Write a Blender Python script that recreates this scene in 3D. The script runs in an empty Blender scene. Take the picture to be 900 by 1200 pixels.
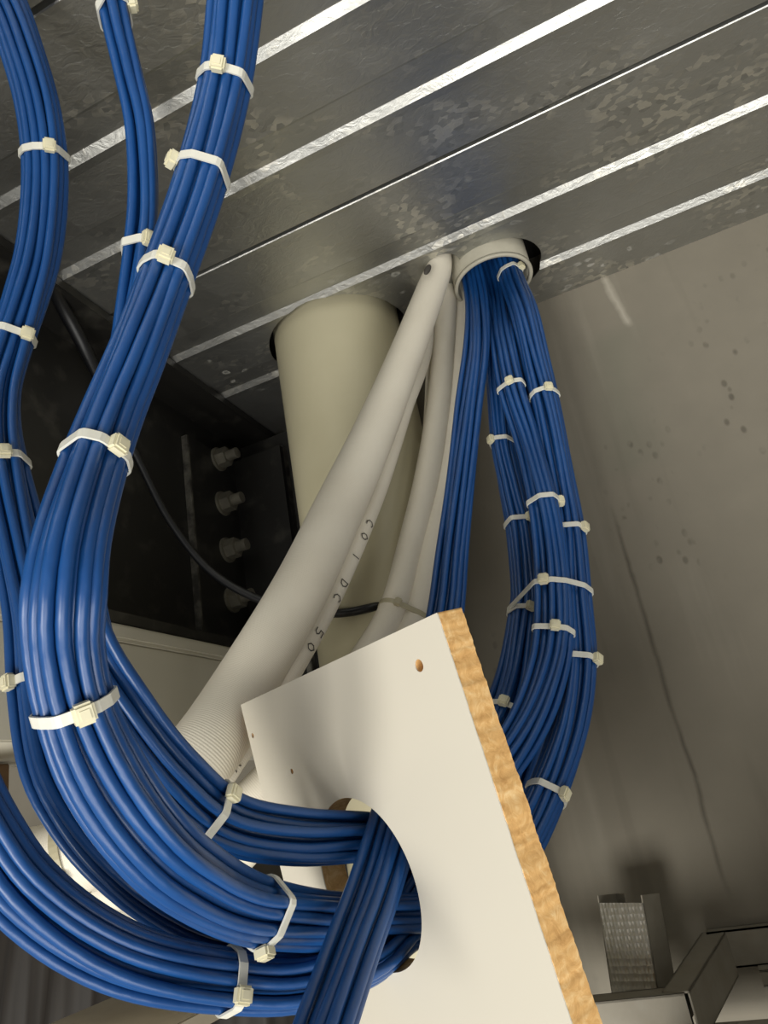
import bpy, bmesh, math, random
from mathutils import Vector, Matrix
random.seed(7)
SC = bpy.context.scene
COL = SC.collection
# ------------------------------------------------------------------ camera
F = 850.0                         # focal length in pixels of a 900x1200 frame
def _n(v):
    v = Vector(v); v.normalize(); return v
_z = _n((60-450, -1490-600, F))   # zenith seen from the camera (x right, y down, z forward)
_y = Vector((822-450, 860-600, F)); _y = _n(_y - _z*_y.dot(_z))
_x = _y.cross(_z)
CAM = Vector((0, 0, 2.0))         # the eye is 2 m above the floor, inside the ceiling void
RIGHT = Vector((_x[0], _y[0], _z[0])); DOWN = Vector((_x[1], _y[1], _z[1])); FWD = Vector((_x[2], _y[2], _z[2]))
cd = bpy.data.cameras.new('camera'); cam = bpy.data.objects.new('camera', cd); COL.objects.link(cam)
m = Matrix.Identity(4)
for i in range(3):
    m[i][0] = RIGHT[i]; m[i][1] = -DOWN[i]; m[i][2] = -FWD[i]; m[i][3] = CAM[i]
cam.matrix_world = m
cd.sensor_fit = 'VERTICAL'; cd.sensor_height = 36.0; cd.lens = 36.0*F/1200.0; cd.clip_start = 0.02
SC.camera = cam
def W(px, py, d):                 # a point seen at (px, py) at depth d along the view axis
    return CAM + (RIGHT*((px-450)/F) + DOWN*((py-600)/F) + FWD)*d
def project(p):
    q = p-CAM; d = q.dot(FWD); return 450+F*q.dot(RIGHT)/d, 600+F*q.dot(DOWN)/d, d
def V(x, y, z):                   # room coordinates measured from the eye
    return CAM + Vector((x, y, z))
H = 0.5676                        # underside of the deck above the eye
# ------------------------------------------------------------------ light and exposure
wd = bpy.data.worlds.new('world'); SC.world = wd; wd.use_nodes = True
wd.node_tree.nodes['Background'].inputs[0].default_value = (1.0, 0.97, 0.92, 1)
wd.node_tree.nodes['Background'].inputs[1].default_value = 0.22
def area(name, loc, target, sx, sy, power, col):
    l = bpy.data.lights.new(name, 'AREA'); l.shape = 'RECTANGLE'; l.size = sx; l.size_y = sy; l.energy = power; l.color = col
    o = bpy.data.objects.new(name, l); COL.objects.link(o); o.location = loc
    o.rotation_euler = (Vector(target)-Vector(loc)).to_track_quat('-Z', 'Y').to_euler(); return o
area('light_from_below', V(-0.75, -1.9, -1.25), V(0.0, 0.7, 0.2), 1.0, 1.0, 60, (1.0, 0.97, 0.90))
area('light_from_below', V(0.75, -0.85, -1.65), V(-0.1, 0.6, 0.3), 1.9, 1.3, 46, (1.0, 0.98, 0.93))  # added fill lamp standing in for bounce off the lit floor, brightens deck strips
SC.view_settings.view_transform = 'Standard'; SC.view_settings.look = 'None'
SC.view_settings.gamma = 1.0; SC.view_settings.exposure = 0.0; SC.view_settings.use_curve_mapping = False
# ------------------------------------------------------------------ materials
def lin(r, g, b):
    def c(u):
        u /= 255.0
        return u/12.92 if u <= 0.04045 else ((u+0.055)/1.055)**2.4
    return (c(r), c(g), c(b), 1)
class Mat:
    def __init__(s, name, col, rough=0.5, metal=0.0, spec=0.5):
        s.m = bpy.data.materials.new(name); s.m.use_nodes = True
        s.nt = s.m.node_tree; s.n = s.nt.nodes; s.b = s.n['Principled BSDF']
        s.b.inputs['Base Color'].default_value = col; s.b.inputs['Roughness'].default_value = rough
        s.b.inputs['Metallic'].default_value = metal; s.b.inputs['Specular IOR Level'].default_value = spec
        s.tc = None
    def coord(s, kind='Object', scale=(1, 1, 1)):
        if not s.tc: s.tc = s.n.new('ShaderNodeTexCoord')
        mp = s.n.new('ShaderNodeMapping'); mp.inputs['Scale'].default_value = scale
        s.nt.links.new(s.tc.outputs[kind], mp.inputs[0]); return mp.outputs[0]
    def noise(s, co, scale, detail=3, rough=0.55, dist=0.0):
        t = s.n.new('ShaderNodeTexNoise'); t.inputs['Scale'].default_value = scale; t.inputs['Detail'].default_value = detail
        t.inputs['Roughness'].default_value = rough; t.inputs['Distortion'].default_value = dist
        s.nt.links.new(co, t.inputs['Vector']); return t.outputs[0]
    def voro(s, co, scale, feature='F1', out=0, rnd=1.0):
        t = s.n.new('ShaderNodeTexVoronoi'); t.feature = feature; t.inputs['Scale'].default_value = scale
        t.inputs['Randomness'].default_value = rnd
        s.nt.links.new(co, t.inputs['Vector']); return t.outputs[out]
    def wave(s, co, scale, direction='X', dist=0.0):
        t = s.n.new('ShaderNodeTexWave'); t.bands_direction = direction; t.inputs['Scale'].default_value = scale
        t.inputs['Distortion'].default_value = dist; s.nt.links.new(co, t.inputs['Vector']); return t.outputs[1]
    def ramp(s, fac, stops):
        t = s.n.new('ShaderNodeValToRGB'); e = t.color_ramp.elements
        while len(e) < len(stops): e.new(0.5)
        for k, (p, c) in enumerate(stops):
            e[k].position = p; e[k].color = c if len(c) == 4 else (*c, 1)
        s.nt.links.new(fac, t.inputs[0]); return t.outputs[0]
    def mix(s, fac, a, b, mode='MIX'):
        t = s.n.new('ShaderNodeMix'); t.data_type = 'RGBA'; t.blend_type = mode
        for sock, v in ((t.inputs[0], fac), (t.inputs[6], a), (t.inputs[7], b)):
            if hasattr(v, 'links'): s.nt.links.new(v, sock)
            else: sock.default_value = v
        return t.outputs[2]
    def math(s, op, a, b):
        t = s.n.new('ShaderNodeMath'); t.operation = op
        for sock, v in ((t.inputs[0], a), (t.inputs[1], b)):
            if hasattr(v, 'links'): s.nt.links.new(v, sock)
            else: sock.default_value = v
        return t.outputs[0]
    def color(s, o): s.nt.links.new(o, s.b.inputs['Base Color']); return s
    def roughness(s, o): s.nt.links.new(o, s.b.inputs['Roughness']); return s
    def bump(s, h, strength=0.2, dist=0.001):
        t = s.n.new('ShaderNodeBump'); t.inputs['Strength'].default_value = strength; t.inputs['Distance'].default_value = dist
        s.nt.links.new(h, t.inputs['Height']); s.nt.links.new(t.outputs[0], s.b.inputs['Normal']); return s
M = {}
g = lambda v: (v, v, v, 1)
# blue cable jacket
a = Mat('blue_jacket', lin(18, 72, 158), 0.36); c = a.coord('UV', (1, 1, 1)); c2 = a.coord('Object')
a.bump(a.noise(a.coord('UV', (2, 55, 1)), 1.0, 2), 0.55, 0.0012); a.color(a.mix(a.noise(c2, 30), lin(18, 63, 120), lin(27, 79, 141))); M['blue'] = a.m
# galvanised steel with spangle, drip marks and dull patches
a = Mat('galvanised_steel', g(0.4), 0.3, 0.92); c = a.coord('Object')
sp = a.voro(c, 38, 'F1', 1); ns = a.noise(c, 7, 4); nf = a.noise(a.coord('Object', (1, 1.6, 1)), 60, 3, 0.6, 1.5)
base = a.mix(ns, lin(164, 165, 162), lin(194, 194, 190))
fl = a.voro(a.coord('Object', (1, 1.5, 1)), 130, 'F1', 1); flm = a.ramp(a.noise(c, 9, 4, 0.6, 0.8), [(0.50, g(0)), (0.62, g(1))])
base = a.mix(a.math('MULTIPLY', a.ramp(fl, [(0.60, g(0)), (0.68, g(0.6))]), flm), base, lin(232, 229, 218))
base = a.mix(a.math('MULTIPLY', a.ramp(fl, [(0.20, g(0.25)), (0.26, g(0))]), flm), base, lin(104, 104, 102))
base = a.mix(a.ramp(nf, [(0.58, g(0)), (0.66, g(0.30))]), base, lin(190, 186, 174))
spots = a.voro(a.mix(0.03, a.coord('Object', (1, 1.5, 1)), a.ramp(a.noise(c, 30, 3), [(0, g(0)), (1, g(1))])), 38, 'F1', 0); sm = a.ramp(spots, [(0.06, g(0.15)), (0.15, g(0.7)), (0.24, g(0))])
band = a.ramp(a.noise(c, 4.5, 3), [(0.46, g(0)), (0.58, g(1))])
sepd = a.n.new('ShaderNodeSeparateXYZ'); a.nt.links.new(c, sepd.inputs[0])
spm = a.math('MULTIPLY', a.math('MULTIPLY', sm, band), a.ramp(a.math('ADD', sepd.outputs[1], a.math('MULTIPLY', a.noise(c, 12, 3), 0.12)), [(0.64, g(0)), (0.72, g(1))])); base = a.mix(spm, base, lin(188, 185, 174)); a.nt.links.new(a.ramp(spm, [(0.0, g(0.92)), (0.7, g(0.25))]), a.b.inputs['Metallic'])
a.color(base); a.roughness(a.ramp(a.math('ADD', a.math('MULTIPLY', sp, 0.35), a.math('MULTIPLY', ns, 0.6)), [(0.1, g(0.33)), (0.9, g(0.50))]))
a.bump(a.math('ADD', nf, a.math('MULTIPLY', fl, 0.5)), 0.4, 0.0014); M['galv'] = a.m
# concrete
a = Mat('bare_concrete', g(0.2), 0.85); c = a.coord('Object')
b0 = a.mix(a.noise(c, 2.5, 5), lin(114, 108, 96), lin(142, 136, 122))
b0 = a.mix(a.math('MULTIPLY', a.noise(c, 28, 4), 0.35), b0, lin(96, 92, 82))
st = a.noise(a.coord('Object', (9, 1, 0.9)), 2.0, 4); b0 = a.mix(a.ramp(st, [(0.60, g(0)), (0.78, g(0.35))]), b0, lin(158, 153, 140))
st2 = a.noise(a.coord('Object', (14, 1, 1.2)), 1.7, 3); b0 = a.mix(a.ramp(st2, [(0.62, g(0)), (0.72, g(0.25))]), b0, lin(94, 88, 76))
sep = a.n.new('ShaderNodeSeparateXYZ'); a.nt.links.new(a.coord('Object'), sep.inputs[0])
def near_line(x0, z0, x1, z1, w, wob, wscale):
    # 1 near the line x = x0 + k (z - z0) on the wall, fading over w metres, between the two heights
    k = (x1-x0)/(z1-z0)
    lx = a.math('ADD', a.math('MULTIPLY', a.math('SUBTRACT', sep.outputs[2], z0), k), x0)
    lx = a.math('ADD', lx, a.math('MULTIPLY', a.math('SUBTRACT', a.noise(c, wscale, 3), 0.5), wob))
    d = a.math('ABSOLUTE', a.math('SUBTRACT', sep.outputs[0], lx), 0)
    f = a.ramp(a.math('DIVIDE', d, w), [(0.0, g(1)), (1.0, g(0))])
    zc, zh = (z0+z1)/2, abs(z1-z0)/2
    e = a.ramp(a.math('DIVIDE', a.math('ABSOLUTE', a.math('SUBTRACT', sep.outputs[2], zc), 0), zh), [(0.8, g(1)), (1.0, g(0))])
    return a.math('MULTIPLY', f, e)
def on_wall(px, py):
    d = W(px, py, 1.0)-CAM; p = CAM+d*(0.832/d.y); return p.x, p.z
crack = near_line(*on_wall(715, 590), *on_wall(858, 1060), 0.0035, 0.010, 14)
b0 = a.mix(a.math('MULTIPLY', a.math('MULTIPLY', crack, a.noise(c, 22, 3)), 0.95), b0, lin(58, 52, 44))
run = near_line(*on_wall(706, 322), *on_wall(738, 384), 0.006, 0.012, 25)
b0 = a.mix(a.math('MULTIPLY', run, 0.5), b0, lin(190, 184, 170))
green = near_line(*on_wall(715, 380), *on_wall(745, 560), 0.05, 0.03, 12)
b0 = a.mix(a.math('MULTIPLY', green, 0.35), b0, lin(104, 106, 92))
pit = a.voro(a.coord('Object', (1.25, 1, 0.8)), 62, 'F1', 0); pm = a.ramp(pit, [(0.16, g(0.7)), (0.30, g(0))])
pd = near_line(*on_wall(720, 480), *on_wall(800, 700), 0.06, 0.06, 10); pe = near_line(*on_wall(840, 360), *on_wall(880, 560), 0.05, 0.06, 10)
pb = a.math('MAXIMUM', a.math('MAXIMUM', pd, pe), a.ramp(a.noise(c, 5.5, 3), [(0.58, g(0)), (0.68, g(0.8))]))
pb = a.math('MULTIPLY', pb, a.ramp(a.noise(c, 40, 2), [(0.45, g(0)), (0.55, g(1))]))
b0 = a.mix(a.math('MULTIPLY', pm, pb), b0, lin(74, 69, 60))
a.color(b0); a.bump(a.noise(c, 70, 4), 0.15, 0.001); M['concrete'] = a.m
# white nylon
a = Mat('nylon_strap', lin(220, 219, 208), 0.38); a.b.inputs['Subsurface Weight'].default_value = 0.15; a.b.inputs['Subsurface Radius'].default_value = (0.003, 0.003, 0.002); M['nylon'] = a.m
a = Mat('nylon_head', lin(222, 216, 186), 0.35); M['head'] = a.m
a = Mat('clear_nylon', lin(176, 168, 140), 0.3); M['clear'] = a.m
# white foam insulation with a woven film
a = Mat('foam_sleeve', lin(214, 206, 188), 0.62); 
w1 = a.wave(a.coord('UV', (1, 420, 1)), 0.5, 'Y', 0.3); w2 = a.wave(a.coord('UV', (60, 1, 1)), 0.5, 'X', 0.3)
a.bump(a.math('ADD', w1, a.math('MULTIPLY', w2, 0.4)), 0.18, 0.0006)
a.color(a.mix(a.noise(a.coord('Object'), 16, 4), lin(234, 228, 212), lin(214, 206, 188))); M['foam'] = a.m
a = Mat('pvc_cream', lin(196, 189, 160), 0.36); a.color(a.mix(a.noise(a.coord('Object'), 9, 4), lin(202, 195, 167), lin(184, 177, 146))); M['pvc'] = a.m
a = Mat('collar_plastic', lin(186, 182, 166), 0.45); a.color(a.mix(a.noise(a.coord('Object'), 40, 4), lin(196, 192, 176), lin(165, 160, 143))); M['collar'] = a.m
# laminate, chipboard
a = Mat('white_laminate', lin(214, 208, 193), 0.33); a.bump(a.noise(a.coord('Object'), 400, 2), 0.05, 0.0003); M['laminate'] = a.m
a = Mat('raw_chipboard', lin(205, 160, 98), 0.9); c = a.coord('Object')
n1 = a.noise(a.coord('Object', (1, 1, 1)), 130, 5, 0.7, 1.0)
a.color(a.ramp(n1, [(0.30, lin(196, 148, 88)), (0.5, lin(222, 176, 112)), (0.70, lin(240, 206, 150))])); a.bump(n1, 0.3, 0.0008); M['chip'] = a.m
a = Mat('dark_paint', lin(34, 33, 31), 0.45); c = a.coord('Object'); a.color(a.mix(a.ramp(a.noise(c, 28, 5), [(0.55, g(0)), (0.75, g(1))]), lin(32, 31, 29), lin(62, 60, 55))); M['darksteel'] = a.m
a = Mat('worn_edge', lin(88, 86, 80), 0.5); a.color(a.ramp(a.noise(a.coord('Object'), 60, 4), [(0.4, lin(58, 56, 52)), (0.65, lin(112, 109, 100))])); M['worn'] = a.m
a = Mat('bolt_steel', lin(118, 114, 102), 0.5, 0.3); a.color(a.mix(a.noise(a.coord('Object'), 60), lin(96, 92, 82), lin(138, 134, 120))); M['bolt'] = a.m
a = Mat('grey_paint', lin(168, 163, 148), 0.5); a.color(a.mix(a.noise(a.coord('Object'), 6, 3), lin(206, 202, 187), lin(190, 185, 170))); M['greypaint'] = a.m
a = Mat('black_rubber', lin(14, 15, 18), 0.4); M['black'] = a.m
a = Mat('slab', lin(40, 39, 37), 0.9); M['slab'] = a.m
a = Mat('brown_board', lin(118, 92, 66), 0.85); a.color(a.mix(a.noise(a.coord('Object', (1, 1, 8)), 10, 4), lin(126, 100, 72), lin(100, 76, 54))); M['brown'] = a.m
a = Mat('dark_sheet', lin(50, 43, 36), 0.6); a.color(a.mix(a.noise(a.coord('Object', (30, 1, 2)), 3, 3), lin(22, 19, 16), lin(44, 38, 31))); M['sheet'] = a.m
a = Mat('plasterboard', lin(176, 168, 152), 0.85); a.color(a.mix(a.noise(a.coord('Object'), 14, 4), lin(182, 174, 158), lin(150, 141, 124))); M['plaster'] = a.m
a = Mat('dusty_galv', lin(150, 145, 130), 0.6, 0.15); a.color(a.mix(a.noise(a.coord('Object'), 40, 4), lin(150, 146, 134), lin(120, 112, 96))); M['dusty'] = a.m
a = Mat('knurled_galv', lin(160, 158, 150), 0.33, 0.85)
a.bump(a.voro(a.coord('Object', (1, 1, 0.6)), 300, 'F1', 0, 0.1), 0.6, 0.001); M['knurl'] = a.m
a = Mat('print_ink', lin(70, 66, 60), 0.7); M['ink'] = a.m
a = Mat('clear_film', lin(120, 150, 190), 0.12); a.b.inputs['Alpha'].default_value = 0.22; M['film'] = a.m
# ------------------------------------------------------------------ helpers
def link(name, me, mat, parent=None, smooth=False):
    o = bpy.data.objects.new(name, me); COL.objects.link(o)
    if mat: me.materials.append(M[mat])
    if smooth: me.polygons.foreach_set('use_smooth', [True]*len(me.polygons))
    if parent is not None:
        o.parent = parent; o.matrix_parent_inverse = parent.matrix_world.inverted()
    return o
def pydata(name, vs, fs, mat, parent=None, smooth=False, uv=None):
    me = bpy.data.meshes.new(name); me.from_pydata([tuple(v) for v in vs], [], fs)
    if uv:
        l = me.uv_layers.new(name='UVMap')
        for p in me.polygons:
            for li, u in zip(p.loop_indices, uv[p.index]): l.data[li].uv = u
    me.update(); return link(name, me, mat, parent, smooth)
def thing(name, label, cat, loc, group=None):
    o = bpy.data.objects.new(name, None); COL.objects.link(o); o.location = loc; o.empty_display_size = 0.02
    o.matrix_world = Matrix.Translation(loc)
    o['label'] = label; o['category'] = cat
    if group: o['group'] = group
    return o
def tag(o, label, cat, group=None):
    o['label'] = label; o['category'] = cat
    if group: o['group'] = group
    return o
def struct(o): o['kind'] = 'structure'; return o
def bm_obj(name, bm, mat, parent=None, smooth=False, bevel=0):
    if bevel: bmesh.ops.bevel(bm, geom=bm.edges[:], offset=bevel, segments=2, affect='EDGES')
    me = bpy.data.meshes.new(name); bmesh.ops.recalc_face_normals(bm, faces=bm.faces[:]); bm.to_mesh(me); bm.free()
    return link(name, me, mat, parent, smooth)
def add_box(bm, lo, hi, rot=None, pivot=None):
    r = bmesh.ops.create_cube(bm, size=1)['verts']
    for v in r:
        v.co = Vector([lo[i]+(v.co[i]+0.5)*(hi[i]-lo[i]) for i in range(3)])
        if rot is not None: v.co = pivot + rot @ (v.co-pivot)
    return r
def box(name, lo, hi, mat, parent=None, bevel=0):
    bm = bmesh.new(); add_box(bm, V(*lo), V(*hi)); return bm_obj(name, bm, mat, parent, False, bevel)
def spline(ctrl, step):
    """Catmull-Rom through rows of numbers (x, y, z, extras...), resampled evenly."""
    n = len(ctrl); out = []
    def cr(a, b, c, d, t):
        return [0.5*(2*b[i]+(c[i]-a[i])*t+(2*a[i]-5*b[i]+4*c[i]-d[i])*t*t+(3*b[i]-a[i]-3*c[i]+d[i])*t**3) for i in range(len(b))]
    dense = []
    for k in range(n-1):
        a, b, c, d = ctrl[max(k-1, 0)], ctrl[k], ctrl[k+1], ctrl[min(k+2, n-1)]
        for q in range(24): dense.append(cr(a, b, c, d, q/24))
    dense.append(list(ctrl[-1]))
    out = [dense[0]]; acc = 0
    for p, q in zip(dense, dense[1:]):
        L = (Vector(q[:3])-Vector(p[:3])).length; pos = 0
        if L < 1e-9: continue
        while acc+(L-pos) >= step:
            pos += step-acc; acc = 0; t = pos/L
            out.append([p[i]+(q[i]-p[i])*t for i in range(len(p))])
        acc += L-pos
    out.append(dense[-1]); return out
def tangents(P):
    return [(P[min(i+1, len(P)-1)]-P[max(i-1, 0)]).normalized() for i in range(len(P))]
def tube_data(P, R, seg=10, cap=True, ref=None):
    """rings along the points P with radii R; returns verts, faces, uvs"""
    T = tangents(P); N = (ref or Vector((0.3, -0.8, 0.5))); vs = []; fs = []; uv = []; s = 0; S = []
    for i, p in enumerate(P):
        if i: s += (P[i]-P[i-1]).length
        S.append(s)
        N = (N-T[i]*N.dot(T[i])).normalized(); B = T[i].cross(N)
        r = R[i] if isinstance(R, (list, tuple)) else R
        for k in range(seg):
            a_ = 2*math.pi*k/seg; vs.append(p+N*(r*math.cos(a_))+B*(r*math.sin(a_)))
    for i in range(len(P)-1):
        for k in range(seg):
            k2 = (k+1) % seg
            fs.append((i*seg+k, i*seg+k2, (i+1)*seg+k2, (i+1)*seg+k))
            uv.append(((k/seg, S[i]), ((k+1)/seg, S[i]), ((k+1)/seg, S[i+1]), (k/seg, S[i+1])))
    if cap:
        fs.append(tuple(range(seg))[::-1]); uv.append([(0, 0)]*seg)
        b0_ = (len(P)-1)*seg; fs.append(tuple(range(b0_, b0_+seg))); uv.append([(0, 0)]*seg)
    return vs, fs, uv
def tube(name, ctrl, mat, parent=None, seg=20, step=0.008, cap=True):
    """ctrl rows: (px, py, depth, radius) or ('w', x, y, z, radius)"""
    rows = [(*V(*q[1:4]), q[4]) if q[0] == 'w' else (*W(*q[:3]), q[3]) for q in ctrl]
    s = spline(rows, step); P = [Vector(q[:3]) for q in s]; R = [q[3] for q in s]
    vs, fs, uv = tube_data(P, R, seg, cap); return pydata(name, vs, fs, mat, parent, True, uv), P, R
def cyl(bm, c, axis, r, h, seg=24, r2=None):
    q = Vector((0, 0, 1)).rotation_difference(Vector(axis)).to_matrix().to_4x4()
    return bmesh.ops.create_cone(bm, cap_ends=True, segments=seg, radius1=r, radius2=r if r2 is None else r2, depth=h, matrix=Matrix.Translation(c) @ q)['verts']
def ring_mesh(name, c, ro, ri, z0, z1, mat, parent=None, seg=64):
    vs = []; fs = []
    for k in range(seg):
        a_ = 2*math.pi*k/seg; ca, sa = math.cos(a_), math.sin(a_)
        for r, z in ((ro, z1), (ro, z0+0.001), (ro-0.001, z0), (ri+0.001, z0), (ri, z0+0.001), (ri, z1)): vs.append(c+Vector((r*ca, r*sa, z)))
    for k in range(seg):
        k2 = (k+1) % seg
        for j in range(6):
            j2 = (j+1) % 6; fs.append((k*6+j, k*6+j2, k2*6+j2, k2*6+j))
    return pydata(name, vs, fs, mat, parent, True)
# ------------------------------------------------------------------ the deck overhead
X0, X1 = -0.485, 1.5
SLEEVE = (-0.066, 0.729); PIPE = (-0.280, 0.748); PIPE_R = 0.083
strips = [-0.53, -0.42, -0.21, -0.10, 0.11-0.02, 0.16+0.02, 0.368, 0.467, 0.654, 0.762]
seams = [-0.32, 0.0, 0.262, 0.547]
prof = [(-0.7, 0.0)]
ev = sorted([(s, 'b') for s in strips] + [(s, 's') for s in seams])
for s, k in ev:
    if k == 'b': prof += [(s-0.034, 0.0), (s-0.0315, 0.0012), (s-0.0045, 0.0042), (s-0.0035, 0.0040), (s+0.0035, -0.0012), (s+0.0045, -0.0010), (s+0.012, 0.0)]
    else: prof += [(s-0.0070, 0.0), (s-0.0068, 0.014), (s-0.0013, 0.014), (s-0.0011, 0.0001), (s-0.0006, -0.0004), (s+0.004, 0.0)]
prof.append((0.97, 0.0))
vs = []; fs = []; nx = 90
for i in range(nx+1):
    x = X0+(X1-X0)*(i/nx)
    for y_, z_ in prof: vs.append(V(x, y_, H+z_))
npf = len(prof)
for i in range(nx):
    for j in range(npf-1): fs.append((i*npf+j, i*npf+j+1, (i+1)*npf+j+1, (i+1)*npf+j))
off = len(vs)
deck = pydata('ceiling', vs, fs, 'galv'); struct(deck)
sol = deck.modifiers.new('thickness', 'SOLIDIFY'); sol.thickness = 0.0015; sol.offset = 0
# the holes cut for pipe and sleeve
cuts = []
for cx_, cy_, cr_ in ((PIPE[0]+0.002, PIPE[1]-0.003, PIPE_R+0.008), (SLEEVE[0]+0.008, SLEEVE[1]+0.008, 0.0535), (-0.113, 0.690, 0.020)):
    bmc = bmesh.new(); cyl(bmc, V(cx_, cy_, H), (0, 0, 1), cr_, 0.2, 48); cut = bm_obj('hole_cutter', bmc, None); cuts.append(cut)
    bo = deck.modifiers.new('hole', 'BOOLEAN'); bo.object = cut; bo.operation = 'DIFFERENCE'; bo.solver = 'EXACT'
dg = bpy.context.evaluated_depsgraph_get(); me2 = bpy.data.meshes.new_from_object(deck.evaluated_get(dg))
deck.modifiers.clear(); deck.data = me2
for cut in cuts: bpy.data.objects.remove(cut)
print('DECK', len(deck.data.polygons))
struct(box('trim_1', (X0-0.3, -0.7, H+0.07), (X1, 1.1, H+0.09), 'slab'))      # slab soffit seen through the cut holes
# ------------------------------------------------------------------ walls and floor
def grid_wall(name, o, ux, uy, nu, nv, mat):
    vs = []; fs = []
    for i in range(nu+1):
        for j in range(nv+1): vs.append(V(*o)+Vector(ux)*(i/nu)+Vector(uy)*(j/nv))
    for i in range(nu):
        for j in range(nv): fs.append((i*(nv+1)+j, (i+1)*(nv+1)+j, (i+1)*(nv+1)+j+1, i*(nv+1)+j+1))
    return pydata(name, vs, fs, mat)
struct(box('wall_back', (-0.385, 0.832, -2.0), (X1, 1.0, H+0.075), 'concrete'))
struct(box('wall_left', (-1.25, 0.965, -2.0), (-0.385, 1.0, H+0.075), 'concrete'))
struct(box('floor', (-1.25, -1.6, -2.05), (X1, 1.0, -2.0), 'concrete'))
# ------------------------------------------------------------------ steel beam with bolted angle
bt = thing('steel_beam', 'black painted steel beam along the left under the metal deck', 'beam', V(-0.53, 0.2, 0.2))
box('web', (-0.545, -0.5, 0.215), (-0.53, 0.93, H-0.014), 'darksteel', bt)
box('top_flange', (-0.66, -0.5, H-0.014), (-0.47, 0.93, H-0.0015), 'darksteel', bt, 0.001)
box('bottom_flange', (-0.61, -0.5, 0.205), (-0.478, 0.93, 0.218), 'darksteel', bt, 0.001)
bm = bmesh.new(); add_box(bm, V(-0.53, 0.742, 0.23), V(-0.521, 0.86, 0.515)); add_box(bm, V(-0.53, 0.852, 0.23), V(-0.44, 0.861, 0.515))
ca = bm_obj('clip_angle', bm, 'darksteel', bt); 
box('worn_edge', (-0.5295, 0.7385, 0.235), (-0.5205, 0.7424, 0.514), 'worn', ca)
for zz in (0.504, 0.433, 0.362, 0.29):
    bm = bmesh.new(); c = V(-0.521, 0.812, zz)
    cyl(bm, c+Vector((0.0015, 0, 0)), (1, 0, 0), 0.018, 0.003, 28); cyl(bm, c+Vector((0.010, 0, 0)), (1, 0, 0), 0.0145, 0.015, 6); cyl(bm, c+Vector((0.024, 0, 0)), (1, 0, 0), 0.008, 0.018, 18)
    bm_obj('bolt', bm, 'bolt', ca)
ct = thing('steel_column', 'black steel column with vertical ribs behind the cream drain pipe', 'column', V(-0.44, 0.9, -2.0))
box('flange', (-0.52, 0.875, -2.0), (-0.36, 0.89, H-0.02), 'darksteel', ct)
for x in (-0.445, -0.418, -0.392):
    box('rib', (x-0.004, 0.853 if x > -0.44 else 0.862, 0.0), (x+0.004, 0.876, 0.52), 'worn' if x < -0.4 else 'darksteel', ct, 0.001)
# ------------------------------------------------------------------ grey trunking below the beam
tt = thing('cable_trunking', 'long light grey painted metal trunking below the black beam', 'trunking', V(-0.53, 0.2, 0.094))
bm = bmesh.new(); add_box(bm, V(-0.60, -0.5, 0.094), V(-0.480, 0.95, 0.188)); bm_obj('body', bm, 'greypaint', tt, False, 0.0015)
bm = bmesh.new(); add_box(bm, V(-0.60, -0.5, 0.188), V(-0.4745, 0.95, 0.2045)); bm_obj('lid', bm, 'greypaint', tt, False, 0.003)
# ------------------------------------------------------------------ drain pipe
pt = thing('drain_pipe', 'thick cream plastic drain pipe rising into a hole in the deck', 'pipe', V(PIPE[0], PIPE[1], -2.0))
vs = []; fs = []
def lathe(name, c, pr, mat, parent, seg=56):
    vs = []; fs = []
    for r, z in pr:
        for k in range(seg): vs.append(c+Vector((r*math.cos(2*math.pi*k/seg), r*math.sin(2*math.pi*k/seg), z)))
    for i in range(len(pr)-1):
        for k in range(seg): fs.append((i*seg+k, i*seg+(k+1) % seg, (i+1)*seg+(k+1) % seg, (i+1)*seg+k))
    return pydata(name, vs, fs, mat, parent, True)
lathe('pipe_body', V(PIPE[0], PIPE[1], 0), [(PIPE_R, -2.0), (PIPE_R, H+0.066)], 'pvc', pt)
# ------------------------------------------------------------------ sleeve
st = thing('conduit_sleeve', 'off-white round conduit sleeve through the deck around the blue cables', 'conduit', V(SLEEVE[0], SLEEVE[1], H))
ring_mesh('collar', V(SLEEVE[0], SLEEVE[1], 0), 0.0462, 0.0428, H-0.020, H+0.066, 'collar', st)
ring_mesh('rim', V(SLEEVE[0], SLEEVE[1], 0), 0.0472, 0.0427, H-0.0215, H-0.0175, 'collar', st)
# ------------------------------------------------------------------ insulated pipes
def above(px, py, d, r):           # where a pipe continues straight up through the deck
    p = W(px, py, d)-CAM; return ('w', p.x, p.y, H+0.062, r)
GI = 'white insulated pipes'
wt = thing('insulated_pipe', 'thick white foam insulated pipe curving from the deck to the lower left', 'pipe', W(290, 800, .575), GI)
w1 = [above(516, 303, .85, .014), (515, 306, .85, .0145), (505, 340, .835, .0170), (470, 430, .79, .0195), (437, 510, .75, .0225), (400, 590, .70, .0245), (352, 690, .63, .0250), (290, 797, .585, .0260), (235, 885, .53, .0275), (165, 955, .51, .0275), (80, 1005, .50, .0265), (0, 1022, .50, .0265), (-90, 1025, .50, .0265), (-220, 1000, .50, .0265), (-420, 930, .48, .0265)]
o, P1, R1_ = tube('foam_sleeve', w1, 'foam', wt, 28)
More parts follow.
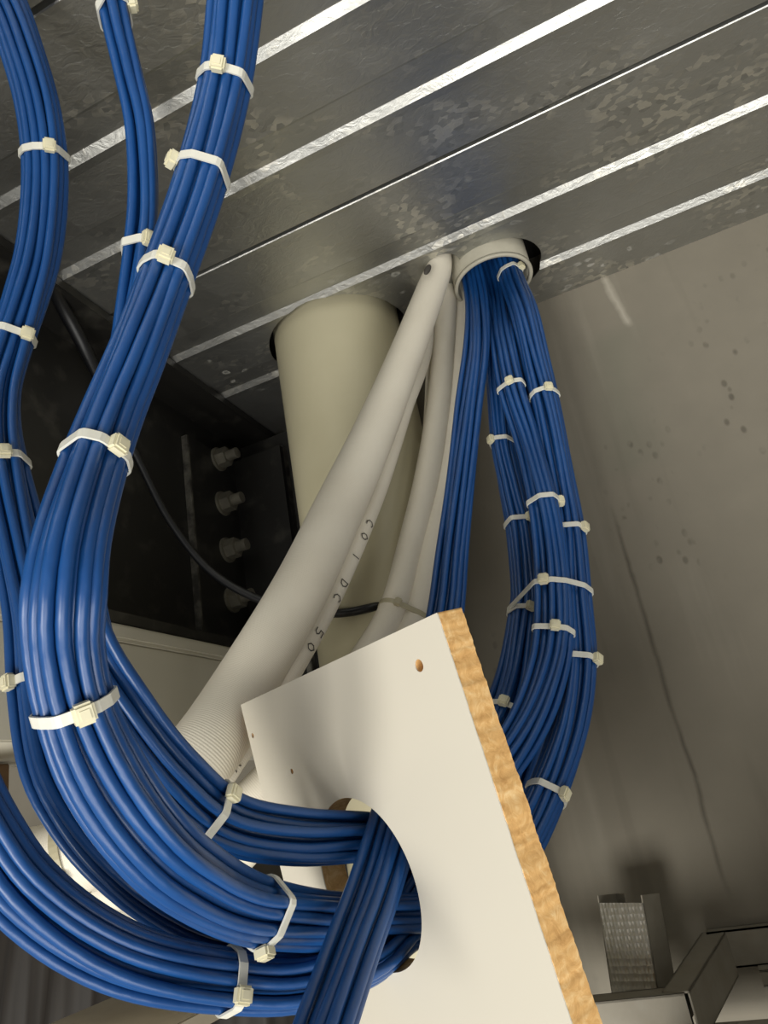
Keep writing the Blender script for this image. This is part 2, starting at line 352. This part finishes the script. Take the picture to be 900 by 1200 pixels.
# torn mouth of the sleeve near the deck
c = W(501, 316, .835-.018); bm = bmesh.new(); bmesh.ops.create_uvsphere(bm, u_segments=16, v_segments=10, radius=1)
ax = (W(512, 300, .84)-W(496, 330, .82)).normalized()
for v in bm.verts: v.co = Vector((v.co.x*0.0035, v.co.y*0.0035, v.co.z*0.008))
bmesh.ops.transform(bm, matrix=Matrix.Translation(c) @ Vector((0, 0, 1)).rotation_difference(ax).to_matrix().to_4x4(), verts=bm.verts[:])
bm_obj('torn_slit', bm, 'ink', wt, True)
wb = thing('insulated_pipe', 'thin printed white insulated pipe running along the thick white pipe', 'pipe', W(335, 775, .6), GI)
b1 = [(474, 480, .80, .009), (448, 560, .755, .0095), (426, 615, .71, .010), (405, 664, .68, .010), (379, 717, .648, .0105), (345, 775, .612, .0115), (311, 828, .588, .0125), (274, 882, .56, .013), (240, 926, .548, .0135), (170, 985, .55, .0135), (90, 1030, .55, .0135), (0, 1045, .55, .0135), (-90, 1050, .55, .0135), (-220, 1030, .55, .0135)]
b1.insert(0, (500, 400, .855, .008)); b1.insert(0, above(508, 350, .89, .008))
o, PB, RB = tube('foam_sleeve', b1, 'foam', wb, 18)
wc = thing('insulated_pipe', 'white insulated pipe left of a strapped pair, bending behind the board', 'pipe', W(460, 712, .70), GI)
c1 = [above(522, 330, .895, .0135), (522, 345, .89, .0135), (520, 400, .868, .0138), (513, 480, .828, .0138), (500, 560, .785, .0138), (481, 640, .745, .0140), (461, 712, .70, .0138), (428, 772, .665, .0145), (370, 850, .63, .0155), (300, 930, .595, .016), (210, 1010, .59, .016), (110, 1048, .59, .016), (0, 1035, .59, .016), (-90, 1020, .59, .016), (-220, 1000, .59, .016)]
tube('foam_sleeve', c1, 'foam', wc, 20)
we = thing('insulated_pipe', 'white insulated pipe right of a strapped pair, beside the straight blue cables', 'pipe', W(487, 715, .70), GI)
e1 = [above(543, 338, .905, .0135), (543, 350, .90, .0135), (541, 400, .878, .0138), (534, 480, .838, .0138), (523, 560, .795, .0140), (507, 640, .75, .0145), (489, 716, .705, .0145), (458, 780, .67, .0148), (400, 855, .645, .0155), (330, 945, .615, .016), (240, 1035, .63, .016), (140, 1068, .635, .016), (0, 1052, .635, .016), (-90, 1035, .635, .016), (-220, 1010, .635, .016)]
tube('foam_sleeve', e1, 'foam', we, 20)
for k, dx in enumerate((0, 7)):
    t = thing('thin_pipe', ('left' if k == 0 else 'right')+' of two thin white tubes beside the cream drain pipe', 'pipe', W(500+dx, 430, .885), 'thin white tubes')
    tube('tube', [above(510+dx*.7, 345, .90, .0028), (509+dx*.7, 350, .90, .0028), (502+dx, 430, .875, .0028), (499+dx, 490, .855, .0028), (492+dx, 560, .84, .0028), (478+dx, 640, .82, .0028)], 'foam', t, 10)
# printing on the thin pipe: worn black characters facing the eye
def glyph_strokes(bm, c, ux, uy, strokes, w):
    for s in strokes:
        for (x0, y0), (x1, y1) in zip(s, s[1:]):
            p = c+ux*x0+uy*y0; q = c+ux*x1+uy*y1; d = (q-p).normalized(); nrm = ux.cross(uy).normalized(); sd = d.cross(nrm)*w
            f = [bm.verts.new(v+nrm*0.0) for v in (p-sd-d*w*.5, q-sd+d*w*.5, q+sd+d*w*.5, p+sd-d*w*.5)]; bm.faces.new(f)
GLY = {'L': [[(0, 1), (0, 0), (.6, 0)]], 'I': [[(0.3, 1), (.3, 0)]], 'C': [[(.6, .9), (.3, 1), (0, .7), (0, .3), (.3, 0), (.6, .1)]], 'O': [[(.3, 1), (0, .7), (0, .3), (.3, 0), (.6, .3), (.6, .7), (.3, 1)]],
       'V': [[(0, 1), (.3, 0), (.6, 1)]], '5': [[(.6, 1), (0, 1), (0, .55), (.4, .55), (.6, .3), (.4, 0), (0, 0)]], 'D': [[(0, 0), (0, 1), (.4, .9), (.6, .5), (.4, .1), (0, 0)]]}
TB = tangents(PB)
for i, ch in ((0.405, 'C'), (0.425, 'O'), (0.445, 'I'), (0.475, 'D'), (0.495, 'C'), (0.53, '5'), (0.55, 'O'), (0.605, 'C'), (0.66, 'V'), (0.68, 'C'), (0.715, 'L'), (0.74, 'D')):
    k = int(i*(len(PB)-1)); n_ = (CAM-PB[k]).normalized(); n_ = (n_-TB[k]*n_.dot(TB[k])).normalized(); sd = TB[k].cross(n_).normalized()
    # lettering runs along the pipe
    nn = (n_*0.86 + (sd if project(PB[k]+sd)[0] > project(PB[k])[0] else -sd)*0.5).normalized(); tt_ = nn.cross(TB[k])
    bm = bmesh.new(); glyph_strokes(bm, PB[k]+nn*(RB[k]+0.0004)-tt_*0.004, TB[k]*0.009, tt_*0.008, GLY[ch], 0.0005); bm_obj('printed_character', bm, 'ink', wb)['label'] = 'worn dark printed character'
# ------------------------------------------------------------------ black cable
bk = thing('black_cable', 'single black cable sagging across the drain pipe from the upper left', 'cable', W(250, 672, .83))
tube('jacket', [(30, 262, .70, .0075), (66, 345, .77, .0075), (95, 400, .80, .0075), (120, 452, .81, .0065), (165, 545, .82, .0045), (200, 612, .82, .0045), (250, 672, .81, .0045), (318, 708, .785, .0045), (385, 719, .745, .0045), (440, 711, .735, .0045), (475, 700, .775, .0045), (515, 700, .79, .0045)], 'black', bk, 12)
# ------------------------------------------------------------------ the board
Bd = 0.31; Ad = Bd*1.157
pA, pB = W(512, 718, Ad), W(670, 1200, Bd); bv = (pA-pB).normalized()
dirC = W(282, 826, 1.0)-CAM; pC = CAM+dirC*((bv.dot(pA-CAM))/(bv.dot(dirC)))
bu = (pA-pC); BW = bu.length; bu.normalize(); bn = bu.cross(bv).normalized()
if bn.dot(pA-CAM) > 0: bn = -bn
BM = Matrix(((bu.x, bv.x, bn.x, pA.x), (bu.y, bv.y, bn.y, pA.y), (bu.z, bv.z, bn.z, pA.z), (0, 0, 0, 1)))
bh = (pA-pB).length+0.09
S_ = Bd/0.29
HC = (-0.1222*S_, -0.1167*S_); HR = 0.0449*S_
def on_board(px, py):
    d = W(px, py, 1.0)-CAM; t = bn.dot(pA-CAM)/bn.dot(d); p = CAM+d*t-pA; return p.dot(bu), p.dot(bv)
bd = thing('white_board', 'white laminate board with a sawn edge and a large round cable hole', 'board', pB)
random.seed(3)
def board_curve(name, jag, z0, z1, mat, hole_r, parent, small=True):
    cu = bpy.data.curves.new(name, 'CURVE'); cu.dimensions = '2D'; cu.fill_mode = 'BOTH'; cu.extrude = (z1-z0)/2
    out = [(-BW, -bh), (-BW, 0), (0, 0)]; k = 220; ph = 0
    for i in range(1, k):
        ph = 0.6*ph+random.uniform(-1, 1)*jag
        out.append((ph+jag*0.5*math.sin(i*0.21+2*math.sin(i*.05)), -bh*i/k))
    out.append((0, -bh))
    def sp(pts):
        s = cu.splines.new('POLY'); s.points.add(len(pts)-1); s.use_cyclic_u = True
        for p, q in zip(s.points, pts): p.co = (q[0], q[1], 0, 1)
    sp(out)
    sp([(HC[0]+hole_r*math.cos(2*math.pi*i/96), HC[1]+hole_r*math.sin(2*math.pi*i/96)) for i in range(96)])
    if small:
        for (px, py), r in (((491, 780), 0.0033), ((296, 862), 0.0018), ((342, 904), 0.0018)):
            x, y = on_board(px, py); sp([(x+r*math.cos(2*math.pi*i/20), y+r*math.sin(2*math.pi*i/20)) for i in range(20)])
    tmp = bpy.data.objects.new('tmp', cu); COL.objects.link(tmp)
    dg = bpy.context.evaluated_depsgraph_get(); me = bpy.data.meshes.new_from_object(tmp.evaluated_get(dg)); bpy.data.objects.remove(tmp)
    me.transform(BM @ Matrix.Translation((0, 0, (z0+z1)/2)))
    me.materials.clear(); me.name = name
    return link(name, me, mat, parent)
TB_ = 0.0172
board_curve('laminate_face', 0.00012, -0.0006, 0.0, 'laminate', HR, bd)['label'] = 'smooth white laminate face'
board_curve('chipboard_core', 0.00035, -TB_, -0.0006, 'chip', HR-0.0001, bd)['label'] = 'tan raw chipboard edge'
# ------------------------------------------------------------------ blue cable bundles
CD = 0.0058
def packing(n, aspect):
    pts = []
    for i in range(-8, 9):
        for j in range(-8, 9): pts.append((i+0.5*(j % 2), j*0.866))
    pts.sort(key=lambda p: (p[0]/aspect)**2+(p[1]*aspect)**2+1e-3*p[0])
    pts = pts[:n]; mx = sum(p[0] for p in pts)/n; my = sum(p[1] for p in pts)/n
    return [(p[0]-mx, p[1]-my) for p in pts]
BUN = {}
def bundle(key, label, n, aspect, ctrl, group='blue cable bundles'):
    """ctrl rows: (px, py, depth[, su, sv, roll]) from the sleeve to the far end"""
    rows = []
    for q in ctrl:
        if q[0] == 'w': rows.append((*V(*q[1:4]), *(q[4:] or (1, 1, 0))))
        else: rows.append((*W(*q[:3]), *(list(q[3:])+[1, 1, 0][len(q)-3:])))
    s = spline(rows, 0.0075); P = [Vector(q[:3]) for q in s]; T = tangents(P)
    U = []; Vv = []
    for p, t, q in zip(P, T, s):
        n_ = (CAM-p).normalized(); u = t.cross(n_).normalized(); v = u.cross(t).normalized()
        c_, s_ = math.cos(q[5]), math.sin(q[5]); U.append(u*c_+v*s_); Vv.append(v*c_-u*s_)
    root = thing('cable_bundle', label, 'cable bundle', P[len(P)//2], group)
    offs = packing(n, aspect); cab = []; rnd = random.Random(key)
    for (ox, oy) in offs:
        f = [(rnd.uniform(6, 16), rnd.uniform(0, 6.28), rnd.uniform(.09, .22)) for _ in range(4)]
        line = []
        for i, p in enumerate(P):
            L = i*0.0075
            ju = f[0][2]*math.sin(f[0][0]*L+f[0][1])+f[1][2]*math.sin(f[1][0]*1.7*L+f[1][1])
            jv = f[2][2]*math.sin(f[2][0]*L+f[2][1])+f[3][2]*math.sin(f[3][0]*1.7*L+f[3][1])
            line.append(p+U[i]*((ox+ju)*CD*1.02*s[i][3])+Vv[i]*((oy+jv)*CD*1.02*s[i][4]))
        cab.append(line)
        vs, fs, uv = tube_data(line, CD/2*0.99, 9, True)
        pydata('cable', vs, fs, 'blue', root, True, uv)
    BUN[key] = dict(root=root, P=P, T=T, U=U, V=Vv, cab=cab)
def hull(pts):
    pts = sorted(set(pts)); 
    def half(ps):
        h = []
        for p in ps:
            while len(h) > 1 and (h[-1][0]-h[-2][0])*(p[1]-h[-2][1])-(h[-1][1]-h[-2][1])*(p[0]-h[-2][0]) <= 0: h.pop()
            h.append(p)
        return h
    a_, b_ = half(pts), half(pts[::-1]); return a_[:-1]+b_[:-1]
def cable_tie(key, px, py, others=(), width=0.0046, tilt=0.0, mat='nylon', hm='head', size=1.0, tail=0.008, rng=None):
    """strap around a bundle where the head is seen at (px, py)"""
    b = BUN[key]; best = None
    for i, p in enumerate(b['P']):
        if rng and not (rng[0] <= i/len(b['P']) <= rng[1]): continue
        q = project(p); d = abs((q[0]-px))**2+abs((q[1]-py))**2
        if best is None or d < best[0]: best = (d, i)
    # the section whose tangent plane passes nearest to the head
    i = best[1]; c = b['P'][i]; t = b['T'][i]; u = b['U'][i]; v = b['V'][i]
    if tilt:
        R = Matrix.Rotation(tilt, 3, v); t = R @ t; u = R @ u
    circ = []
    for kk in (key,)+tuple(others):
        for line in BUN[kk]['cab']:
            # where that cable crosses the plane of the strap
            hit = None
            for p, q in zip(line, line[1:]):
                da, db = (p-c).dot(t), (q-c).dot(t)
                if da*db <= 0 and abs(da-db) > 1e-9:
                    x = p+(q-p)*(da/(da-db))
                    if (x-c).length < 0.06 and (hit is None or (x-c).length < (hit-c).length): hit = x
            if hit is None: continue
            for k in range(12):
                a_ = 2*math.pi*k/12; r = CD/2+0.0002
                circ.append((round((hit-c).dot(u)+r*math.cos(a_), 6), round((hit-c).dot(v)+r*math.sin(a_), 6)))
    h = hull(circ); n_ = len(h); hw = width/2; th = 0.0011; vs = []; fs = []
    cx = sum(p[0] for p in h)/n_; cy = sum(p[1] for p in h)/n_
    for k, p in enumerate(h):
        a_, d_ = h[k-1], h[(k+1) % n_]; e = Vector((d_[0]-a_[0], d_[1]-a_[1])).normalized(); nr = Vector((e.y, -e.x))
        base = c+u*p[0]+v*p[1]; outv = u*nr.x+v*nr.y
        vs += [base-t*hw, base-t*hw+outv*th, base+t*hw+outv*th, base+t*hw]
    for k in range(n_):
        k2 = (k+1) % n_
        for j in range(4): fs.append((k*4+j, k*4+(j+1) % 4, k2*4+(j+1) % 4, k2*4+j))
    tie = pydata('cable_tie', vs, fs, mat, b['root'], False)
    # head where the hull is seen nearest to the pixel, on the viewer's side
    bk_ = None
    for k, p in enumerate(h):
        q = h[(k+1) % n_]
        for f_ in (0, .25, .5, .75):
            m_ = (p[0]+(q[0]-p[0])*f_, p[1]+(q[1]-p[1])*f_); w_ = c+u*m_[0]+v*m_[1]
            e = Vector((q[0]-p[0], q[1]-p[1])); 
            if e.length < 1e-6: continue
            e.normalize(); outv = u*e.y-v*e.x
            if outv.dot((CAM-w_).normalized()) < -0.15: continue
            s = project(w_); d = (s[0]-px)**2+(s[1]-py)**2
            if bk_ is None or d < bk_[0]: bk_ = (d, w_, outv.normalized(), (u*e.x+v*e.y).normalized())
    _, w_, ov, al = bk_; sx, sy, sz = 0.0040*size, 0.0042*size, 0.0028*size
    bm = bmesh.new(); add_box(bm, (-sx, -sy, -sz), (sx, sy, sz)); bmesh.ops.bevel(bm, geom=bm.edges[:], offset=0.0011*size, segments=2, affect='EDGES')
    add_box(bm, (-sx*.45, -sy*.45, sz), (sx*.45, sy*.45, sz+0.0004))
    mt = Matrix((( al.x, t.x, ov.x, 0), (al.y, t.y, ov.y, 0), (al.z, t.z, ov.z, 0), (0, 0, 0, 1))); mt.translation = w_+ov*(sz*0.8+th*.4)
    bmesh.ops.transform(bm, matrix=mt, verts=bm.verts[:]); bm_obj('tie_head', bm, hm, tie)
    return tie
sx_, sy_ = SLEEVE
bundle('L1', 'broad blue cable bundle at front, dropping from top centre and curving into the board hole', 19, 1.0, [
    ('w', sx_+.020, sy_+.004, H+.06, .95, .95, 0), ('w', sx_+.021, sy_+.004, H-.02, .95, .95, 0), (613, 365, .80), (626, 420, .765), (641, 480, .73), (655, 550, .695), (667, 620, .66), (673, 700, .62), (678, 775, .585), (668, 850, .55), (641, 930, .515), (605, 1000, .49), (560, 1050, .47), (505, 1074, .448), (450, 1078, .425), (380, 1078, .395), (295, 1066, .345, 1.08), (220, 1026, .305, 1.1), (165, 972, .29, 1.1), (120, 903, .285, 1.1), (90, 830, .283), (76, 760, .28), (76, 700, .276, 1.05), (85, 630, .285), (107, 550, .31), (132, 480, .33), (160, 412, .345), (197, 318, .37, .97), (236, 210, .39, .95), (264, 100, .405, .95), (276, 0, .40), (284, -90, .40), (286, -180, .42)])
bundle('L2', 'slim blue cable bundle second from left at top, dipping behind the broad bundle', 12, 1.45, [
    ('w', sx_-.004, sy_+.020, H+.06, .9, .9, 0), ('w', sx_-.004, sy_+.020, H-.02, .9, .9, 0), (588, 395, .79, .8, 1), (600, 455, .745, .85, 1), (619, 515, .71, .9, 1), (638, 588, .655, 1, 1), (648, 660, .625), (650, 742, .585), (638, 800, .555), (614, 855, .53), (575, 910, .51), (525, 960, .485), (475, 986, .455), (430, 984, .432), (350, 985, .405, 1.1, 1), (270, 968, .38, 1.1, 1), (205, 913, .355, 1.1, 1), (146, 838, .345, 1.1, 1), (104, 755, .35, 1, 1, .5), (92, 655, .365, 1, 1, 1.2), (114, 545, .385, 1, 1, 1.5), (142, 450, .40, 1, 1, 1.5), (153, 380, .41, 1, 1, 1.57), (165, 300, .415, 1, 1, 1.57), (171, 230, .42, 1, 1, 1.57), (167, 150, .42, 1, 1, 1.57), (154, 90, .42, 1, 1, 1.57), (141, 40, .42, 1, 1, 1.57), (131, 0, .42, 1, 1, 1.57), (112, -70, .42, 1, 1, 1.57), (90, -150, .43, 1, 1, 1.57)])
bundle('L3', 'leftmost blue cable bundle, hanging from the top left corner behind the others', 19, 1.0, [
    ('w', sx_-.019, sy_+.018, H+.06, .85, .85, 0), ('w', sx_-.018, sy_+.018, H-.02, .85, .85, 0), (577, 395, .82, .8, .9), (582, 455, .785, .8, .9), (588, 520, .755, .8, .9), (599, 570, .725, .85, .9), (610, 620, .70, .9, 1), (616, 690, .67, .9, 1), (613, 725, .65, .95, 1), (603, 790, .61), (587, 840, .575), (560, 890, .55), (525, 960, .52), (480, 1035, .475), (440, 1072, .442), (350, 1092, .41), (263, 1084, .385), (193, 1051, .37), (133, 1002, .365), (89, 948, .368), (60, 890, .375), (46, 810, .39), (38, 720, .405), (22, 640, .42), (5, 560, .435), (-3, 500, .45), (0, 450, .465), (14, 400, .475), (30, 350, .48), (44, 300, .485), (52, 240, .49), (53, 180, .49), (45, 120, .49), (28, 60, .49), (5, 0, .49), (-35, -70, .485), (-70, -140, .48)])
bundle('L4', 'lowest blue cable bundle, sweeping from the left edge into the board hole', 19, 1.0, [
    ('w', sx_+.008, sy_+.026, H+.06, .8, .8, 0), ('w', sx_+.008, sy_+.026, H-.02, .8, .8, 0), (605, 400, .83), (622, 500, .775), (640, 600, .73), (647, 700, .685), (640, 800, .64), (612, 900, .585), (570, 1000, .535), (515, 1070, .48), (476, 1090, .448), (432, 1124, .402), (350, 1152, .375), (260, 1148, .355), (170, 1130, .335), (100, 1098, .325), (40, 1052, .32), (0, 1003, .32), (-45, 920, .32), (-75, 820, .32), (-88, 700, .325), (-85, 500, .34), (-65, 300, .36), (-60, 100, .38), (-75, -80, .39), (-80, -150, .40)])
bundle('R1', 'straight loose flat run of blue cables crossing in front through the board hole', 12, 1.5, [
    ('w', sx_-.022, sy_-.008, H+.06, .9, .9, 0), ('w', sx_-.022, sy_-.008, H-.02, .9, .9, 0), (559, 400, .785), (550, 480, .74), (541, 560, .70), (532, 640, .66), (524, 715, .615), (507, 800, .55), (484, 890, .48), (466, 960, .43), (455, 1000, .408), (438, 1052, .383), (417, 1108, .355), (388, 1190, .32), (350, 1300, .285), (330, 1370, .27)], 'blue cable bundles')
# ties: front part
for px, py in ((244, 88), (214, 201), (178, 315)): cable_tie('L1', px+8, py+4, rng=(.6, 1))
cable_tie('L1', 116, 548, rng=(.6, 1)); cable_tie('L1', 92, 826, rng=(.55, .85)); cable_tie('L1', 300, 1092, rng=(.5, .75))
for px, py in ((138, 6), (170, 288)): cable_tie('L2', px, py, rng=(.7, 1))
cable_tie('L2', 263, 932, rng=(.5, .75))
for px, py in ((57, 178), (25, 404), (5, 547)): cable_tie('L3', px, py, rng=(.6, 1))
cable_tie('L3', 22, 808, rng=(.6, .85)); cable_tie('L4', 264, 1165, rng=(.45, .8))
# ties: behind the board
for px, py in ((606, 318), (641, 468), (679, 622), (694, 776), (655, 932)): cable_tie('L1', px, py, rng=(0, .45), size=1.05)
for px, py in ((602, 455), (646, 589), (651, 741)): cable_tie('L2', px, py, rng=(0, .45), size=1.05)
for px, py in ((583, 520), (616, 611), (617, 720), (588, 832)): cable_tie('L3', px, py, rng=(0, .45), size=1.05)
cable_tie('L2', 638, 688, ('L1', 'L3', 'L4'), rng=(0, .45), size=1.1)
# strap around the white pair
def pipe_strap(root, cA, rA, cB, rB, t, width, head_px):
    u = (cB-cA).normalized(); u = (u-t*u.dot(t)).normalized(); v = t.cross(u); pts = []
    L = (cB-cA).dot(u)
    for k in range(40):
        a_ = 2*math.pi*k/40; pts.append((round(rA*math.cos(a_), 6), round(rA*math.sin(a_), 6))); pts.append((round(L+rB*math.cos(a_), 6), round(rB*math.sin(a_), 6)))
    h = hull(pts); vs = []; fs = []; n_ = len(h)
    for k, p in enumerate(h):
        e = Vector((h[(k+1) % n_][0]-h[k-1][0], h[(k+1) % n_][1]-h[k-1][1])).normalized(); outv = u*e.y-v*e.x; base = cA+u*p[0]+v*p[1]
        vs += [base-t*width/2, base-t*width/2+outv*.0014, base+t*width/2+outv*.0014, base+t*width/2]
    for k in range(n_):
        for j in range(4): fs.append((k*4+j, k*4+(j+1) % 4, ((k+1) % n_)*4+(j+1) % 4, ((k+1) % n_)*4+j))
    pydata('strap', vs, fs, 'clear', root)
    best = min(((project(cA+u*p[0]+v*p[1])[0]-head_px[0])**2+(project(cA+u*p[0]+v*p[1])[1]-head_px[1])**2+(0 if (cA+u*p[0]+v*p[1]-CAM).length < (cA-CAM).length else 1e6), k) for k, p in enumerate(h))[1]
    w_ = cA+u*h[best][0]+v*h[best][1]; ov = (CAM-w_).normalized(); ov = (ov-t*ov.dot(t)).normalized(); al = t.cross(ov)
    bm = bmesh.new(); add_box(bm, (-.0035, -.004, -.002), (.0035, .004, .003)); bmesh.ops.bevel(bm, geom=bm.edges[:], offset=.001, segments=2, affect='EDGES')
    mt = Matrix(((al.x, t.x, ov.x, 0), (al.y, t.y, ov.y, 0), (al.z, t.z, ov.z, 0), (0, 0, 0, 1))); mt.translation = w_+ov*.002
    bmesh.ops.transform(bm, matrix=mt, verts=bm.verts[:]); bm_obj('strap_head', bm, 'clear', root)
k1 = min(range(len(P1)), key=lambda i: (project(P1[i])[0]-84)**2+(project(P1[i])[1]-1004)**2)
pipe_strap(wt, P1[k1], R1_[k1], P1[k1]+Vector((.0005, 0, 0)), R1_[k1], tangents(P1)[k1], .006, (84, 1025))
sroot = thing('cable_tie', 'yellowed clear tie binding the pair of white pipes above the board', 'cable tie', W(470, 716, .69))
pa, pb = W(461, 714, .70), W(489, 718, .705); tv = (W(428, 772, .665)-W(481, 640, .745)).normalized()
pipe_strap(sroot, pa, .0138, pb, .0145, tv, .005, (474, 718))
# ------------------------------------------------------------------ ceiling framing at the lower right
ft = thing('ceiling_track', 'dusty cranked steel track against the concrete wall, lower right', 'track', V(-.074, .72, -.2))
def u_track(name, p, q, w, h, parent):
    p, q = V(*p), V(*q); d = (q-p); L = d.length; d.normalize(); s = Vector((0, 0, 1)).cross(d).normalized(); up = Vector((0, 0, 1)); bm = bmesh.new()
    for (a0, a1, b0, b1) in ((-w/2, w/2, -.0015, 0), (-w/2, -w/2+.0015, -h, 0), (w/2-.0015, w/2, -h, 0), (-w/2, -w/2+.012, -h, -h+.0015)):
        r = add_box(bm, (0, a0, b0), (L, a1, b1))
        for v_ in r: v_.co = p+d*v_.co.x+s*v_.co.y+up*v_.co.z
    return bm_obj(name, bm, 'dusty', parent)
u_track('track_arm', (-.30, .692, -.172), (-.072, .702, -.172), .022, .035, ft)
u_track('track_arm', (-.078, .695, -.171), (-.044, .818, -.158), .022, .035, ft)
u_track('track_arm', (-.05, .822, -.157), (.5, .822, -.157), .014, .03, ft)
u_track('track_arm', (-.015, .80, -.185), (.5, .795, -.185), .02, .012, ft)
st2 = thing('steel_stud', 'short upright dimpled galvanised stud behind the dusty track', 'stud', V(-.11, .76, -.2))
def stud(root):
    base = W(744, 1166, .625); up = (W(730, 1078, .650)-W(744, 1166, .625)).normalized(); rt = RIGHT-up*RIGHT.dot(up); rt.normalize()
    rt = rt*math.cos(math.radians(46))-FWD*math.sin(math.radians(46)); rt = (rt-up*rt.dot(up)).normalized(); dp = up.cross(rt).normalized()
    if dp.dot(FWD) < 0: dp = -dp
    hh, w, dd, th = .070, .044, .036, .0012
    def pc(name, a0, a1, b0, b1, c0, c1, mat):
        bm = bmesh.new(); r = add_box(bm, (a0, b0, c0), (a1, b1, c1))
        for v_ in r: v_.co = base+rt*v_.co.x+dp*v_.co.y+up*v_.co.z
        return bm_obj(name, bm, mat, root)
    pc('web', -w/2, w/2, 0, th, -.03, hh, 'knurl'); pc('flange', w/2-th, w/2, 0, dd, -.03, hh+.006, 'dusty'); pc('flange', -w/2, -w/2+th, 0, dd, -.03, hh+.006, 'dusty')
    pc('lip', w/2-.009, w/2, dd-th, dd, -.03, hh+.006, 'dusty'); pc('lip', -w/2, -w/2+.009, dd-th, dd, -.03, hh+.006, 'dusty')
stud(st2)
tag(box('plasterboard_panel', (-.10, .40, -.235), (1.0, .80, -.2225), 'plaster', None, .001), 'dusty grey plasterboard panel lying inside the track at lower right', 'plasterboard')
# ------------------------------------------------------------------ lower left clutter behind the bundles
tag(box('brown_panel', (-.585, .15, -.0), (-.565, .50, .092), 'brown', None, .001), 'brown panel standing below the grey trunking at the left edge', 'panel')
def sheet(name, mat, label, cat):
    vs = []; fs = []; nu, nv = 60, 14
    for i in range(nu+1):
        for j in range(nv+1):
            s = i/nu; t = j/nv; wv = .012*math.sin(s*38+t*2)+.006*math.sin(s*91+t)
            vs.append(V(-.98+.52*s, .84+wv*(0.3+t)-.05*t, -.02-.04*s-.42*t))
    for i in range(nu):
        for j in range(nv): fs.append((i*(nv+1)+j, (i+1)*(nv+1)+j, (i+1)*(nv+1)+j+1, i*(nv+1)+j+1))
    o = pydata(name, vs, fs, mat, None, True); md = o.modifiers.new('thickness', 'SOLIDIFY'); md.thickness = .002
    return tag(o, label, cat)
sheet('dark_sheet', 'sheet', 'dark brown creased sheet hanging below the lowest cable bundle at left', 'sheet')
pl = bmesh.new(); add_box(pl, V(-.60, .42, -.137), V(-.43, .70, -.125)); tag(bm_obj('ceiling_tile', pl, 'plaster', None, False, .001), 'pale ceiling tile under the lowest cable bundle at bottom left', 'ceiling tile')
